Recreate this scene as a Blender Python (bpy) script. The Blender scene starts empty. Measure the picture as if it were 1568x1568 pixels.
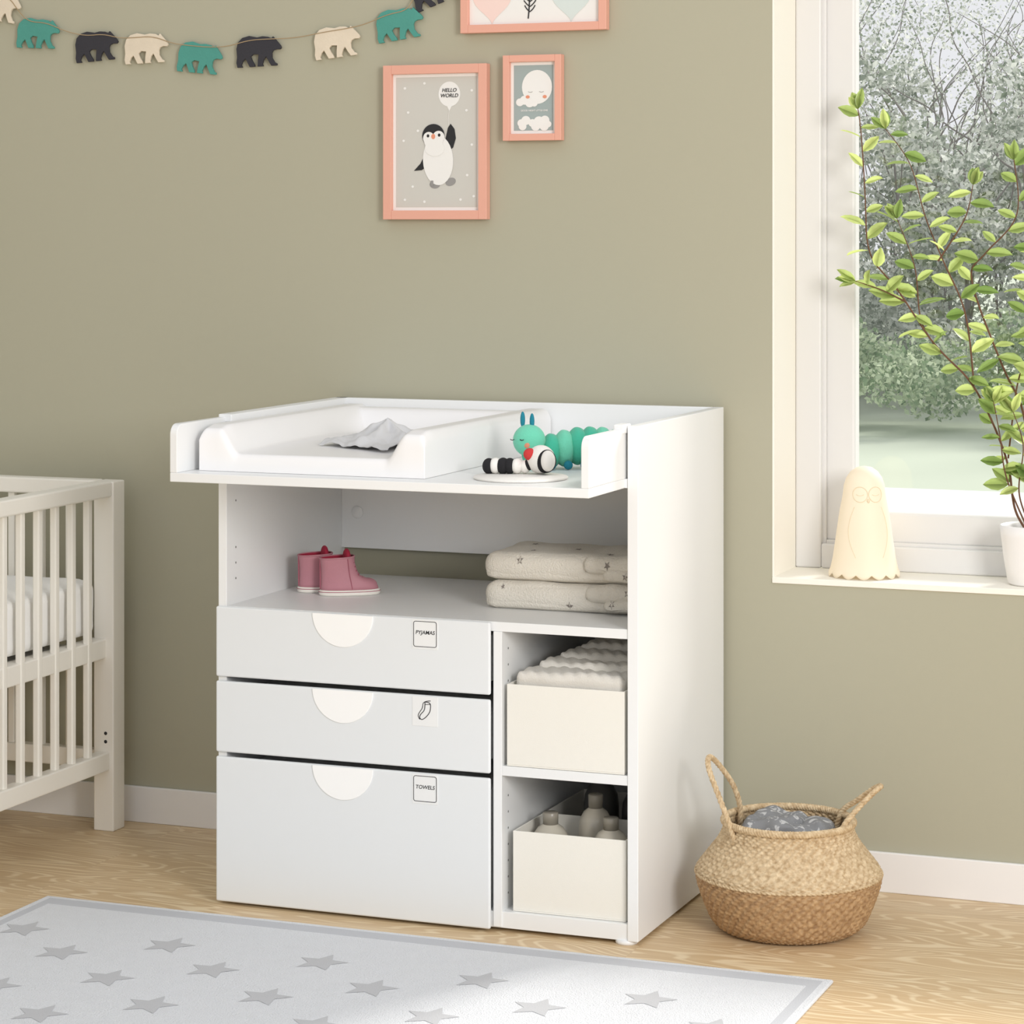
import bpy, bmesh, math, random
import numpy as np
from mathutils import Vector, Matrix, noise
random.seed(7); np.random.seed(7)
sc=bpy.context.scene
COL=sc.collection
try:
    sc.view_settings.view_transform='Standard'
    sc.view_settings.look='None'
except Exception as e: print(e)

# ---------------------------------------------------------------- materials
def srgb(r,g,b):
    def f(c):
        c/=255.0
        return c/12.92 if c<=0.04045 else ((c+0.055)/1.055)**2.4
    return (f(r),f(g),f(b),1)
def mat(name,col,rough=0.5,bump=0.0,bscale=200,spec=0.5,emit=None,estr=0,var=0.0,vscale=3,sheen=0,trans=0,bdist=0.002):
    m=bpy.data.materials.new(name); m.use_nodes=True
    nt=m.node_tree; b=nt.nodes['Principled BSDF']
    b.inputs['Base Color'].default_value=col
    b.inputs['Roughness'].default_value=rough
    b.inputs['Specular IOR Level'].default_value=spec
    if sheen: b.inputs['Sheen Weight'].default_value=sheen
    tc=nt.nodes.new('ShaderNodeTexCoord')
    if var>0:
        n=nt.nodes.new('ShaderNodeTexNoise'); n.inputs['Scale'].default_value=vscale; n.inputs['Detail'].default_value=4
        nt.links.new(tc.outputs['Object'],n.inputs['Vector'])
        mx=nt.nodes.new('ShaderNodeMix'); mx.data_type='RGBA'
        mx.inputs[6].default_value=tuple(c*(1-var) for c in col[:3])+(1,)
        mx.inputs[7].default_value=tuple(min(1,c*(1+var)) for c in col[:3])+(1,)
        nt.links.new(n.outputs['Fac'],mx.inputs[0]); nt.links.new(mx.outputs[2],b.inputs['Base Color'])
    if bump>0:
        n=nt.nodes.new('ShaderNodeTexNoise'); n.inputs['Scale'].default_value=bscale; n.inputs['Detail'].default_value=3
        nt.links.new(tc.outputs['Object'],n.inputs['Vector'])
        bp=nt.nodes.new('ShaderNodeBump'); bp.inputs['Strength'].default_value=bump; bp.inputs['Distance'].default_value=bdist
        nt.links.new(n.outputs['Fac'],bp.inputs['Height']); nt.links.new(bp.outputs['Normal'],b.inputs['Normal'])
    if emit:
        b.inputs['Emission Color'].default_value=emit; b.inputs['Emission Strength'].default_value=estr
    return m

M_wall=mat('sage_paint',srgb(177,174,154),0.9,0.05,400,0.2,var=0.015,vscale=2)
M_trim=mat('white_trim',srgb(240,238,236),0.5,0.02,50)
M_winf=mat('window_frame_white',srgb(222,221,220),0.45,0.02,50)
M_reveal=mat('cream_reveal',srgb(246,242,231),0.6,0.02,80)
M_white=mat('white_lacquer',srgb(238,239,239),0.38,0.01,30)
M_drawer=mat('drawer_white',srgb(231,234,236),0.45,0.01,30)
M_handle=mat('handle_white',srgb(253,253,252),0.35,0.01,30)
M_dark=mat('dark_hole',srgb(120,120,118),0.8,0.02,30)
M_ink=mat('ink_black',srgb(35,35,38),0.7,0.02,30)
M_pad=mat('pad_vinyl',srgb(243,242,242),0.35,0.03,60)
M_box=mat('box_offwhite',srgb(238,235,226),0.7,0.15,600)
M_crib=mat('crib_paint',srgb(240,236,227),0.45,0.02,50)
M_matt=mat('mattress_fabric',srgb(246,245,243),0.9,0.2,300)
M_pink=mat('frame_salmon',srgb(228,170,150),0.5,0.05,120)
M_paperW=mat('paper_white',srgb(236,235,232),0.8,0.02,100)
M_paperG=mat('paper_greige',srgb(203,201,194),0.8,0.02,100)
M_paperB=mat('paper_bluegrey',srgb(160,173,172),0.8,0.02,100)
M_teal=mat('bear_teal',srgb(76,150,138),0.7,0.2,200,var=0.08,vscale=40)
M_blackb=mat('bear_black',srgb(48,47,54),0.7,0.2,200,var=0.08,vscale=40)
M_cream=mat('bear_wood',srgb(224,211,190),0.7,0.2,200,var=0.08,vscale=40)
M_string=mat('jute_string',srgb(170,148,116),0.9,0.1,300)
M_grey=mat('art_grey',srgb(150,148,146),0.8,0.02,80)
M_orange=mat('art_coral',srgb(225,150,120),0.8,0.02,80)
M_muslin=mat('muslin_grey',srgb(214,214,215),0.95,0.3,500)
M_plush=mat('plush_teal',srgb(66,186,154),0.9,0.5,300,sheen=0.3)
M_plushl=mat('plush_mint',srgb(112,210,178),0.9,0.5,300,sheen=0.3)
M_plushb=mat('plush_blue',srgb(30,130,150),0.9,0.5,300)
M_plushk=mat('plush_black',srgb(28,27,30),0.9,0.4,300)
M_plushw=mat('plush_white',srgb(240,237,231),0.9,0.4,300)
M_plushr=mat('plush_red',srgb(205,60,60),0.9,0.4,300)
M_plushp=mat('plush_mauve',srgb(165,130,140),0.9,0.4,300)
M_shoe=mat('shoe_pink',srgb(188,130,141),0.6,0.1,200,var=0.05,vscale=60)
M_shoer=mat('shoe_red_lining',srgb(165,32,62),0.8,0.1,200)
M_shoeseam=mat('shoe_seam',srgb(172,98,114),0.7,0.1,200)
M_sole=mat('shoe_sole',srgb(240,236,228),0.6,0.05,200)
M_box1=mat('ribbed_cloth',srgb(222,218,210),0.95,0.5,350)
M_bottle=mat('bottle_beige',srgb(200,193,178),0.25,0.02,30)
M_cap=mat('bottle_cap',srgb(150,144,132),0.3,0.02,30)
M_bdark=mat('dark_bottle',srgb(70,68,66),0.3,0.02,30)
M_pot=mat('pot_white',srgb(242,240,238),0.3,0.02,30)
M_soil=mat('soil',srgb(70,52,40),0.95,0.6,60)
M_bark=mat('branch_bark',srgb(104,72,52),0.85,0.3,150)
M_lamp=mat('lamp_shade',srgb(218,208,188),0.6,0.02,30,emit=srgb(255,226,184),estr=0.24)
M_lampd=mat('lamp_relief',srgb(224,208,178),0.6,0.02,30,emit=srgb(255,226,184),estr=0.06)
M_star=mat('rug_star_grey',srgb(192,193,196),1.0,0.5,500)
M_band=mat('rug_band_grey',srgb(194,196,201),1.0,0.5,500)
M_rug=mat('rug_white',srgb(224,226,230),1.0,0.8,350,var=0.03,vscale=30,bdist=0.004)
M_lawn=mat('lawn',srgb(190,200,180),0.95,0.3,3,var=0.08,vscale=0.6)
M_road=mat('path',srgb(222,222,224),0.9,0.1,10)
M_trunk=mat('tree_bark',srgb(140,134,128),0.9,0.3,8)

def ramp_noise(name,cols,pos,scale,rough=0.95,dist=0.0,bump=0.3,bscale=350):
    m=mat(name,cols[0],rough,bump,bscale); nt=m.node_tree; b=nt.nodes['Principled BSDF']
    tc=nt.nodes.new('ShaderNodeTexCoord')
    n=nt.nodes.new('ShaderNodeTexNoise'); n.inputs['Scale'].default_value=scale; n.inputs['Detail'].default_value=2; n.inputs['Distortion'].default_value=dist
    nt.links.new(tc.outputs['Object'],n.inputs['Vector'])
    r=nt.nodes.new('ShaderNodeValToRGB')
    r.color_ramp.elements[0].position=pos[0]; r.color_ramp.elements[0].color=cols[0]
    r.color_ramp.elements[1].position=pos[1]; r.color_ramp.elements[1].color=cols[1]
    nt.links.new(n.outputs['Fac'],r.inputs[0]); nt.links.new(r.outputs[0],b.inputs['Base Color'])
    return m
M_cloth2=ramp_noise('basket_clothes',[srgb(132,133,135),srgb(190,190,190)],[0.56,0.62],45,dist=1.5)
M_towel=mat('towel_terry',srgb(226,221,211),0.95,0.7,300,bdist=0.004)
M_towelp=mat('towel_print',srgb(138,131,125),0.95,0.5,300)

def wicker(name,c1,c2):
    m=bpy.data.materials.new(name); m.use_nodes=True; nt=m.node_tree; b=nt.nodes['Principled BSDF']; b.inputs['Roughness'].default_value=0.75
    tc=nt.nodes.new('ShaderNodeTexCoord'); n=nt.nodes.new('ShaderNodeTexNoise'); n.inputs['Scale'].default_value=110; n.inputs['Detail'].default_value=4
    nt.links.new(tc.outputs['Object'],n.inputs['Vector'])
    r=nt.nodes.new('ShaderNodeValToRGB'); r.color_ramp.elements[0].position=0.3; r.color_ramp.elements[0].color=c1
    r.color_ramp.elements[1].position=0.7; r.color_ramp.elements[1].color=c2
    nt.links.new(n.outputs['Fac'],r.inputs[0]); nt.links.new(r.outputs[0],b.inputs['Base Color'])
    bp=nt.nodes.new('ShaderNodeBump'); bp.inputs['Strength'].default_value=0.5; bp.inputs['Distance'].default_value=0.002
    nt.links.new(n.outputs['Fac'],bp.inputs['Height']); nt.links.new(bp.outputs['Normal'],b.inputs['Normal'])
    return m
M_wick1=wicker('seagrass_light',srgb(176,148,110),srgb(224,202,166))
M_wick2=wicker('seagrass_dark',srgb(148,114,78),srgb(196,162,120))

def floor_mat():
    m=bpy.data.materials.new('oak_planks'); m.use_nodes=True; nt=m.node_tree; b=nt.nodes['Principled BSDF']
    b.inputs['Roughness'].default_value=0.42
    N=lambda t: nt.nodes.new(t)
    Lk=nt.links.new
    tc=N('ShaderNodeTexCoord')
    br=N('ShaderNodeTexBrick'); br.inputs['Scale'].default_value=1.0
    br.inputs['Brick Width'].default_value=1.3; br.inputs['Row Height'].default_value=0.14; br.inputs['Mortar Size'].default_value=0.0010
    br.offset=0.4; br.inputs['Color1'].default_value=(0.1,0.1,0.1,1); br.inputs['Color2'].default_value=(0.9,0.9,0.9,1); br.inputs['Mortar'].default_value=(0,0,0,1)
    Lk(tc.outputs['Object'],br.inputs['Vector'])
    def grain(sx,sy,scale,det,dist):
        mp=N('ShaderNodeMapping'); mp.inputs['Scale'].default_value=(sx,sy,1); Lk(tc.outputs['Object'],mp.inputs['Vector'])
        s=N('ShaderNodeVectorMath'); s.operation='SCALE'; s.inputs['Scale'].default_value=9; Lk(br.outputs['Color'],s.inputs[0])
        v=N('ShaderNodeVectorMath'); v.operation='ADD'; Lk(mp.outputs[0],v.inputs[0]); Lk(s.outputs[0],v.inputs[1])
        n=N('ShaderNodeTexNoise'); n.inputs['Scale'].default_value=scale; n.inputs['Detail'].default_value=det; n.inputs['Distortion'].default_value=dist
        Lk(v.outputs[0],n.inputs['Vector']); return n
    g1=grain(1.3,7,1.5,1.0,0.3)
    mu=N('ShaderNodeMath'); mu.operation='MULTIPLY'; mu.inputs[1].default_value=110; Lk(g1.outputs['Fac'],mu.inputs[0])
    si=N('ShaderNodeMath'); si.operation='SINE'; Lk(mu.outputs[0],si.inputs[0])
    r1=N('ShaderNodeMapRange'); r1.inputs[1].default_value=0.2; r1.inputs[2].default_value=1.0; Lk(si.outputs[0],r1.inputs[0])
    g2=grain(6,90,1.0,4,0)
    br_=N('ShaderNodeMath'); br_.operation='MULTIPLY'; Lk(r1.outputs[0],br_.inputs[0]); Lk(g2.outputs['Fac'],br_.inputs[1])
    ad=N('ShaderNodeMath'); ad.operation='MULTIPLY_ADD'; ad.inputs[1].default_value=0.5; Lk(g2.outputs['Fac'],ad.inputs[0]); Lk(br_.outputs[0],ad.inputs[2])
    r=N('ShaderNodeValToRGB'); r.color_ramp.elements[0].position=0.15; r.color_ramp.elements[0].color=srgb(205,175,133)
    r.color_ramp.elements[1].position=0.8; r.color_ramp.elements[1].color=srgb(233,212,176)
    Lk(ad.outputs[0],r.inputs[0])
    mx=N('ShaderNodeMix'); mx.data_type='RGBA'; mx.blend_type='MULTIPLY'
    mr2=N('ShaderNodeMapRange'); mr2.inputs[3].default_value=0.92; mr2.inputs[4].default_value=1.02
    Lk(br.outputs['Color'],mr2.inputs[0]); mx.inputs[0].default_value=1
    Lk(r.outputs[0],mx.inputs[6]); Lk(mr2.outputs[0],mx.inputs[7]); Lk(mx.outputs[2],b.inputs['Base Color'])
    return m
M_floor=floor_mat()

def leaf_mat(name,c1,c2,tr=0.45,rough=0.4):
    m=bpy.data.materials.new(name); m.use_nodes=True; nt=m.node_tree
    b=nt.nodes['Principled BSDF']; b.inputs['Roughness'].default_value=rough
    g=nt.nodes.new('ShaderNodeNewGeometry'); r=nt.nodes.new('ShaderNodeValToRGB')
    r.color_ramp.elements[0].color=c1; r.color_ramp.elements[1].color=c2
    nt.links.new(g.outputs['Random Per Island'],r.inputs[0]); nt.links.new(r.outputs[0],b.inputs['Base Color'])
    t=nt.nodes.new('ShaderNodeBsdfTranslucent'); nt.links.new(r.outputs[0],t.inputs['Color'])
    mx=nt.nodes.new('ShaderNodeMixShader'); mx.inputs[0].default_value=tr
    nt.links.new(b.outputs[0],mx.inputs[1]); nt.links.new(t.outputs[0],mx.inputs[2])
    nt.links.new(mx.outputs[0],nt.nodes['Material Output'].inputs['Surface'])
    return m
M_leaf=leaf_mat('leaf_green',srgb(122,152,80),srgb(222,236,150),0.5,0.3)
M_fol=leaf_mat('tree_leaves',srgb(120,134,112),srgb(252,253,248),0.45,0.8)  # outdoor haze and overexposed look painted in as pale leaf tones
M_fol2=leaf_mat('shrub_leaves',srgb(110,140,98),srgb(226,236,206),0.45,0.8)  # shrub greens lightened too, haze put into the colour

def glass_mat():
    m=bpy.data.materials.new('window_glass'); m.use_nodes=True; nt=m.node_tree
    for n in list(nt.nodes):
        if n.type=='BSDF_PRINCIPLED': nt.nodes.remove(n)
    t=nt.nodes.new('ShaderNodeBsdfTransparent'); g=nt.nodes.new('ShaderNodeBsdfGlossy'); g.inputs['Roughness'].default_value=0.02
    mx=nt.nodes.new('ShaderNodeMixShader'); mx.inputs[0].default_value=0.04
    nt.links.new(t.outputs[0],mx.inputs[1]); nt.links.new(g.outputs[0],mx.inputs[2]); nt.links.new(mx.outputs[0],nt.nodes['Material Output'].inputs['Surface'])
    return m
M_glass=glass_mat()

# ---------------------------------------------------------------- helpers
def empty(name,loc=(0,0,0)):
    e=bpy.data.objects.new(name,None); e.location=loc; e.empty_display_size=0.05; COL.objects.link(e); return e
def link(name,me,m,parent=None,smooth=False):
    o=bpy.data.objects.new(name,me); COL.objects.link(o)
    if m is not None: me.materials.append(m)
    if parent is not None: 
        o.parent=parent
        o.matrix_parent_inverse=Matrix.Translation(-Vector(parent.location))
    if smooth:
        for p in me.polygons: p.use_smooth=True
    return o
def bm_obj(name,bm,m,parent=None,smooth=False):
    bmesh.ops.recalc_face_normals(bm,faces=bm.faces)
    me=bpy.data.meshes.new(name); bm.to_mesh(me); bm.free()
    return link(name,me,m,parent,smooth)
def addbev(o,w,seg=2):
    if w>0:
        b=o.modifiers.new('bevel','BEVEL'); b.width=w; b.segments=seg; b.limit_method='ANGLE'
    return o
def box(name,x0,x1,y0,y1,z0,z1,m,parent=None,bev=0.0015,seg=2):
    bm=bmesh.new()
    vs=[bm.verts.new((x,y,z)) for x in (x0,x1) for y in (y0,y1) for z in (z0,z1)]
    for f in [(0,1,3,2),(4,6,7,5),(0,4,5,1),(2,3,7,6),(0,2,6,4),(1,5,7,3)]: bm.faces.new([vs[i] for i in f])
    return addbev(bm_obj(name,bm,m,parent),bev,seg)
def prism(name,pts,axis,c0,c1,m,parent=None,bev=0.0,seg=2):
    bm=bmesh.new()
    def P(a,b,c):
        return {'y':(a,c,b),'x':(c,a,b),'z':(a,b,c)}[axis]
    A=[bm.verts.new(P(a,b,c0)) for a,b in pts]; B=[bm.verts.new(P(a,b,c1)) for a,b in pts]
    bm.faces.new(A); bm.faces.new(B[::-1]); n=len(pts)
    for i in range(n): bm.faces.new([A[i],B[i],B[(i+1)%n],A[(i+1)%n]])
    return addbev(bm_obj(name,bm,m,parent),bev,seg)
LAY=[0]
def flat(name,pts,y,m,parent):
    LAY[0]+=1
    y=y-0.000006*(LAY[0]%50)
    return prism(name,pts,'y',y,y+0.0002,m,parent)
def ell(cx,cz,rx,rz,n=32,a0=0,a1=2*math.pi,rot=0):
    out=[]
    for i in range(n):
        a=a0+(a1-a0)*i/n
        x=rx*math.cos(a); z=rz*math.sin(a)
        out.append((cx+x*math.cos(rot)-z*math.sin(rot),cz+x*math.sin(rot)+z*math.cos(rot)))
    return out
def lathe(name,prof,cx,cy,cz,m,parent=None,n=48,fn=None):
    bm=bmesh.new(); rings=[]
    for j,(r,z) in enumerate(prof):
        ring=[]
        for i in range(n):
            a=2*math.pi*i/n
            rr,zz=(r,z) if fn is None else fn(r,z,a,j)
            ring.append(bm.verts.new((cx+max(rr,1e-4)*math.cos(a),cy+max(rr,1e-4)*math.sin(a),cz+zz)))
        rings.append(ring)
    for j in range(len(rings)-1):
        for i in range(n):
            bm.faces.new([rings[j][i],rings[j][(i+1)%n],rings[j+1][(i+1)%n],rings[j+1][i]])
    bm.faces.new(rings[0][::-1])
    if prof[-1][0]<0.002: bm.faces.new(rings[-1])
    return bm_obj(name,bm,m,parent,True)
def tube(name,pts,r,m,parent=None,closed=False,smooth=True,taper=None,res=3):
    cu=bpy.data.curves.new(name,'CURVE'); cu.dimensions='3D'; cu.bevel_depth=r; cu.bevel_resolution=res; cu.resolution_u=6
    cu.use_fill_caps=True
    sp=cu.splines.new('NURBS' if smooth else 'POLY'); sp.points.add(len(pts)-1)
    for i,p in enumerate(pts):
        sp.points[i].co=(p[0],p[1],p[2],1)
        if taper: sp.points[i].radius=taper[0]+(taper[1]-taper[0])*i/(len(pts)-1)
    if smooth: sp.order_u=3; sp.use_endpoint_u=True
    sp.use_cyclic_u=closed
    cu.materials.append(m)
    o=bpy.data.objects.new(name,cu); COL.objects.link(o)
    if parent is not None:
        o.parent=parent; o.matrix_parent_inverse=Matrix.Translation(-Vector(parent.location))
    return o
def sphere(name,c,r,m,parent=None,sc_=(1,1,1),rot=0,nz=0):
    bm=bmesh.new(); bmesh.ops.create_uvsphere(bm,u_segments=32,v_segments=20,radius=r)
    R=Matrix.Rotation(rot,4,'Z')
    for v in bm.verts:
        p=Vector((v.co.x*sc_[0],v.co.y*sc_[1],v.co.z*sc_[2]))
        if nz: p*=1+nz*noise.noise(v.co*60)
        v.co=(R@p)+Vector(c)
    return bm_obj(name,bm,m,parent,True)
def soft_slab(name,x0,x1,y0,y1,z0,z1,m,parent=None,amp=0.003,seed=0,rnd=None,ridge=0,fs=14,cuts=15):
    bm=bmesh.new(); h=(z1-z0)/2; rr=rnd or h
    cx,cy,cz=(x0+x1)/2,(y0+y1)/2,(z0+z1)/2; hx,hy=(x1-x0)/2,(y1-y0)/2
    bmesh.ops.create_cube(bm,size=2)
    bmesh.ops.subdivide_edges(bm,edges=bm.edges[:],cuts=cuts,use_grid_fill=True)
    for v in bm.verts:
        p=v.co.copy()
        q=Vector((p.x*hx,p.y*hy,p.z*h))
        core=Vector((max(-hx+rr,min(hx-rr,q.x)),max(-hy+rr,min(hy-rr,q.y)),max(-h+min(rr,h),min(h-min(rr,h),q.z))))
        d=q-core
        if d.length>1e-6:
            s=Vector((d.x/rr,d.y/rr,d.z/min(rr,h)))
            mxx=max(abs(s.x),abs(s.y),abs(s.z)); 
            if s.length>0: s=s/s.length*mxx
            d=Vector((s.x*rr,s.y*rr,s.z*min(rr,h)))
        q=core+d
        w=Vector((cx,cy,cz))+q
        nn=noise.noise(Vector((w.x*fs,w.y*fs,w.z*fs+seed*3.3)))
        w.z+=amp*nn*(1 if p.z>-0.5 else 0.1)
        w.x+=amp*0.8*noise.noise(Vector((w.y*fs+5,w.z*fs,seed)))
        w.y+=amp*0.8*noise.noise(Vector((w.x*fs,w.z*fs+9,seed)))
        if ridge and p.z>0: w.z+=ridge*abs(math.sin(w.x*120+w.y*60))*(p.z)
        v.co=w
    return bm_obj(name,bm,m,parent,True)
def text(name,s,size,x,y,z,m,parent,shear=0):
    cu=bpy.data.curves.new(name,'FONT'); cu.body=s; cu.size=size; cu.align_x='CENTER'; cu.align_y='CENTER'; cu.extrude=0.0001; cu.shear=shear
    cu.materials.append(m); cu.offset=0.00012
    o=bpy.data.objects.new(name,cu); o.rotation_euler=(math.pi/2,0,0); o.location=(x,y,z); COL.objects.link(o)
    o.parent=parent; o.matrix_parent_inverse=Matrix.Translation(-Vector(parent.location)); return o
def cat3(keys,n):
    out=[]; tot=len(keys)-1
    for i in range(n+1):
        t=i/n*tot; k=min(int(t),tot-1); f=t-k
        p=[keys[max(0,min(tot,k+d))] for d in (-1,0,1,2)]
        out.append(tuple(0.5*((2*p[1][c])+(-p[0][c]+p[2][c])*f+(2*p[0][c]-5*p[1][c]+4*p[2][c]-p[3][c])*f*f+(-p[0][c]+3*p[1][c]-3*p[2][c]+p[3][c])*f**3) for c in range(len(keys[0]))))
    return out

# ---------------------------------------------------------------- room
floor=box('floor',-2.9,4.0,-7.0,0.0,-0.1,0.0,M_floor,None,0)
WB=0.30
wb=empty('wall_back')
box('wall_part_left',-3.0,0.103,0.0,WB,-0.1,2.6,M_wall,wb,0)
box('wall_part_sill',0.103,1.75,0.0,WB,-0.1,0.630,M_wall,wb,0)
box('wall_part_head',0.103,1.75,0.0,WB,2.15,2.6,M_wall,wb,0)
box('wall_part_right',1.75,4.0,0.0,WB,-0.1,2.6,M_wall,wb,0)
box('wall_left',-3.0,-2.9,-7.0,0.0,-0.1,2.6,M_wall,None,0)
bb=empty('baseboard_back')
box('baseboard_run',-2.9,4.0,-0.011,-0.0005,0.0,0.083,M_trim,bb,0.002)
win=empty('window_1')
box('sill_board',0.103,1.75,-0.004,0.175,0.630,0.643,M_reveal,win,0.0015)
box('reveal_left',0.103,0.107,-0.001,0.175,0.643,2.15,M_reveal,win,0)
box('reveal_right',1.746,1.75,-0.001,0.175,0.643,2.15,M_reveal,win,0)
box('reveal_top',0.107,1.746,-0.001,0.175,2.146,2.15,M_reveal,win,0)
def frame_ring(pre,x0,x1,z0,z1,w,wb_,y0,y1,m,parent,bev=0.003):
    box(pre+'_l',x0,x0+w,y0,y1,z0,z1,m,parent,bev); box(pre+'_r',x1-w,x1,y0,y1,z0,z1,m,parent,bev)
    box(pre+'_b',x0+w,x1-w,y0,y1,z0,z0+wb_,m,parent,bev); box(pre+'_t',x0+w,x1-w,y0,y1,z1-w,z1,m,parent,bev)
frame_ring('outer_frame',0.107,1.746,0.643,2.146,0.057,0.054,0.170,0.24,M_winf,win,0.004)
frame_ring('sash_rebate',0.160,1.693,0.694,2.093,0.012,0.010,0.182,0.236,M_winf,win,0.002)
frame_ring('sash',0.168,1.685,0.700,2.085,0.066,0.068,0.192,0.235,M_winf,win,0.006)
box('glass_pane',0.23,1.62,0.208,0.212,0.765,2.02,M_glass,win,0)

# ---------------------------------------------------------------- outdoors
box('lawn',-30,30,0.5,80,-0.5,-0.3,M_lawn,None,0)
box('garden_path',-30,30,8.0,11.0,-0.3,-0.28,M_road,None,0)
def leaf_cloud(name,blobs,n,size):
    vol=np.array([b[3]*b[4]*b[5] for b in blobs]); pick=np.random.choice(len(blobs),n,p=vol/vol.sum())
    B=np.array(blobs)[pick]
    d=np.random.normal(size=(n,3)); d/=np.linalg.norm(d,axis=1)[:,None]
    rad=np.random.rand(n,1)**0.45
    c=B[:,:3]+d*rad*B[:,3:6]
    c[:,2]=np.maximum(c[:,2],-0.2)
    a=np.random.normal(size=(n,3)); a/=np.linalg.norm(a,axis=1)[:,None]
    b=np.random.normal(size=(n,3)); b-=a*(a*b).sum(1)[:,None]; b/=np.linalg.norm(b,axis=1)[:,None]
    s=size*(0.5+np.random.rand(n,1))
    V=np.stack([c+a*s,c+b*s*0.6,c-a*s,c-b*s*0.6],1).reshape(-1,3)
    me=bpy.data.meshes.new(name); Fc=np.arange(n*4).reshape(-1,4)
    me.vertices.add(n*4); me.vertices.foreach_set('co',V.ravel())
    me.loops.add(n*4); me.loops.foreach_set('vertex_index',Fc.ravel())
    me.polygons.add(n); me.polygons.foreach_set('loop_start',np.arange(0,n*4,4)); me.polygons.foreach_set('loop_total',np.full(n,4))
    me.update(); me.validate()
    return me
tr=empty('garden_trees',(-4,20,0))
random.seed(3)
TX0,TX1=-8.5,0.5
blobs=[]
for i in range(200):
    y=random.uniform(17,25); x=random.uniform(TX0,TX1); z=random.uniform(0.2,2.9)
    r=random.uniform(0.3,0.65)*(1.15-0.4*z/2.7); blobs.append((x,y,z,r,r,r*0.8))
link('tree_crowns',leaf_cloud('tree_crowns',blobs,190000,0.031),M_fol,tr)
blobs=[]
for i in range(70):
    y=random.uniform(15,17); x=random.uniform(TX0,TX1); z=random.uniform(0.0,0.45)
    r=random.uniform(0.3,0.45); blobs.append((x,y,z,r,r,r*0.7))
link('shrub_crowns',leaf_cloud('shrub_crowns',blobs,60000,0.026),M_fol2,tr)
blobs=[]
for i in range(110):
    y=random.uniform(18,24); x=random.uniform(TX0,TX1); z=random.uniform(2.5,4.2)
    r=random.uniform(0.25,0.55); blobs.append((x,y,z,r,r,r))
link('blossom_twigs',leaf_cloud('blossom_twigs',blobs,24000,0.020),M_fol,tr)
for i in range(46):
    x=random.uniform(TX0,TX1); y=random.uniform(18,24)
    for k in range(5):
        a=random.uniform(-0.9,0.9); z0=random.uniform(0.8,2.2)
        pts=[(x,y,-0.28),(x+0.05*a,y,z0)]
        px_,pz_=x+0.05*a,z0
        for s in range(7):
            px_+=a*0.22+random.uniform(-0.18,0.18); pz_+=random.uniform(0.12,0.42); pts.append((px_,y+random.uniform(-0.2,0.2),pz_))
        tube('tree_branch_%d_%d'%(i,k),pts,0.009,M_trunk,tr,taper=(1.4,0.35),res=1)

# ---------------------------------------------------------------- changing table
T=empty('changing_table',(-0.45,-0.3,0))
XL,XR,YF,YB=-0.905,0.0,-0.585,-0.014
box('side_panel_right',-0.022,0.0,YF,YB,0.008,1.0,M_white,T,0.0015)
box('side_panel_left',XL,XL+0.019,YF,YB,0.008,0.880,M_white,T,0.0012)
box('top_shelf',XL+0.019,-0.022,YF+0.003,-0.034,0.589,0.608,M_white,T,0.001)
box('divider',-0.300,-0.282,YF+0.001,-0.034,0.010,0.589,M_white,T,0.001)
box('mid_shelf',-0.282,-0.022,YF+0.002,-0.034,0.307,0.326,M_white,T,0.001)
box('bottom_board',XL+0.019,-0.022,YF+0.004,-0.034,0.008,0.040,M_white,T,0.001)
box('back_lower',XL+0.019,-0.022,-0.032,-0.020,0.010,0.589,M_white,T,0)
box('back_upper',XL+0.019,-0.022,-0.032,-0.018,0.665,0.880,M_white,T,0.001)
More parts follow.
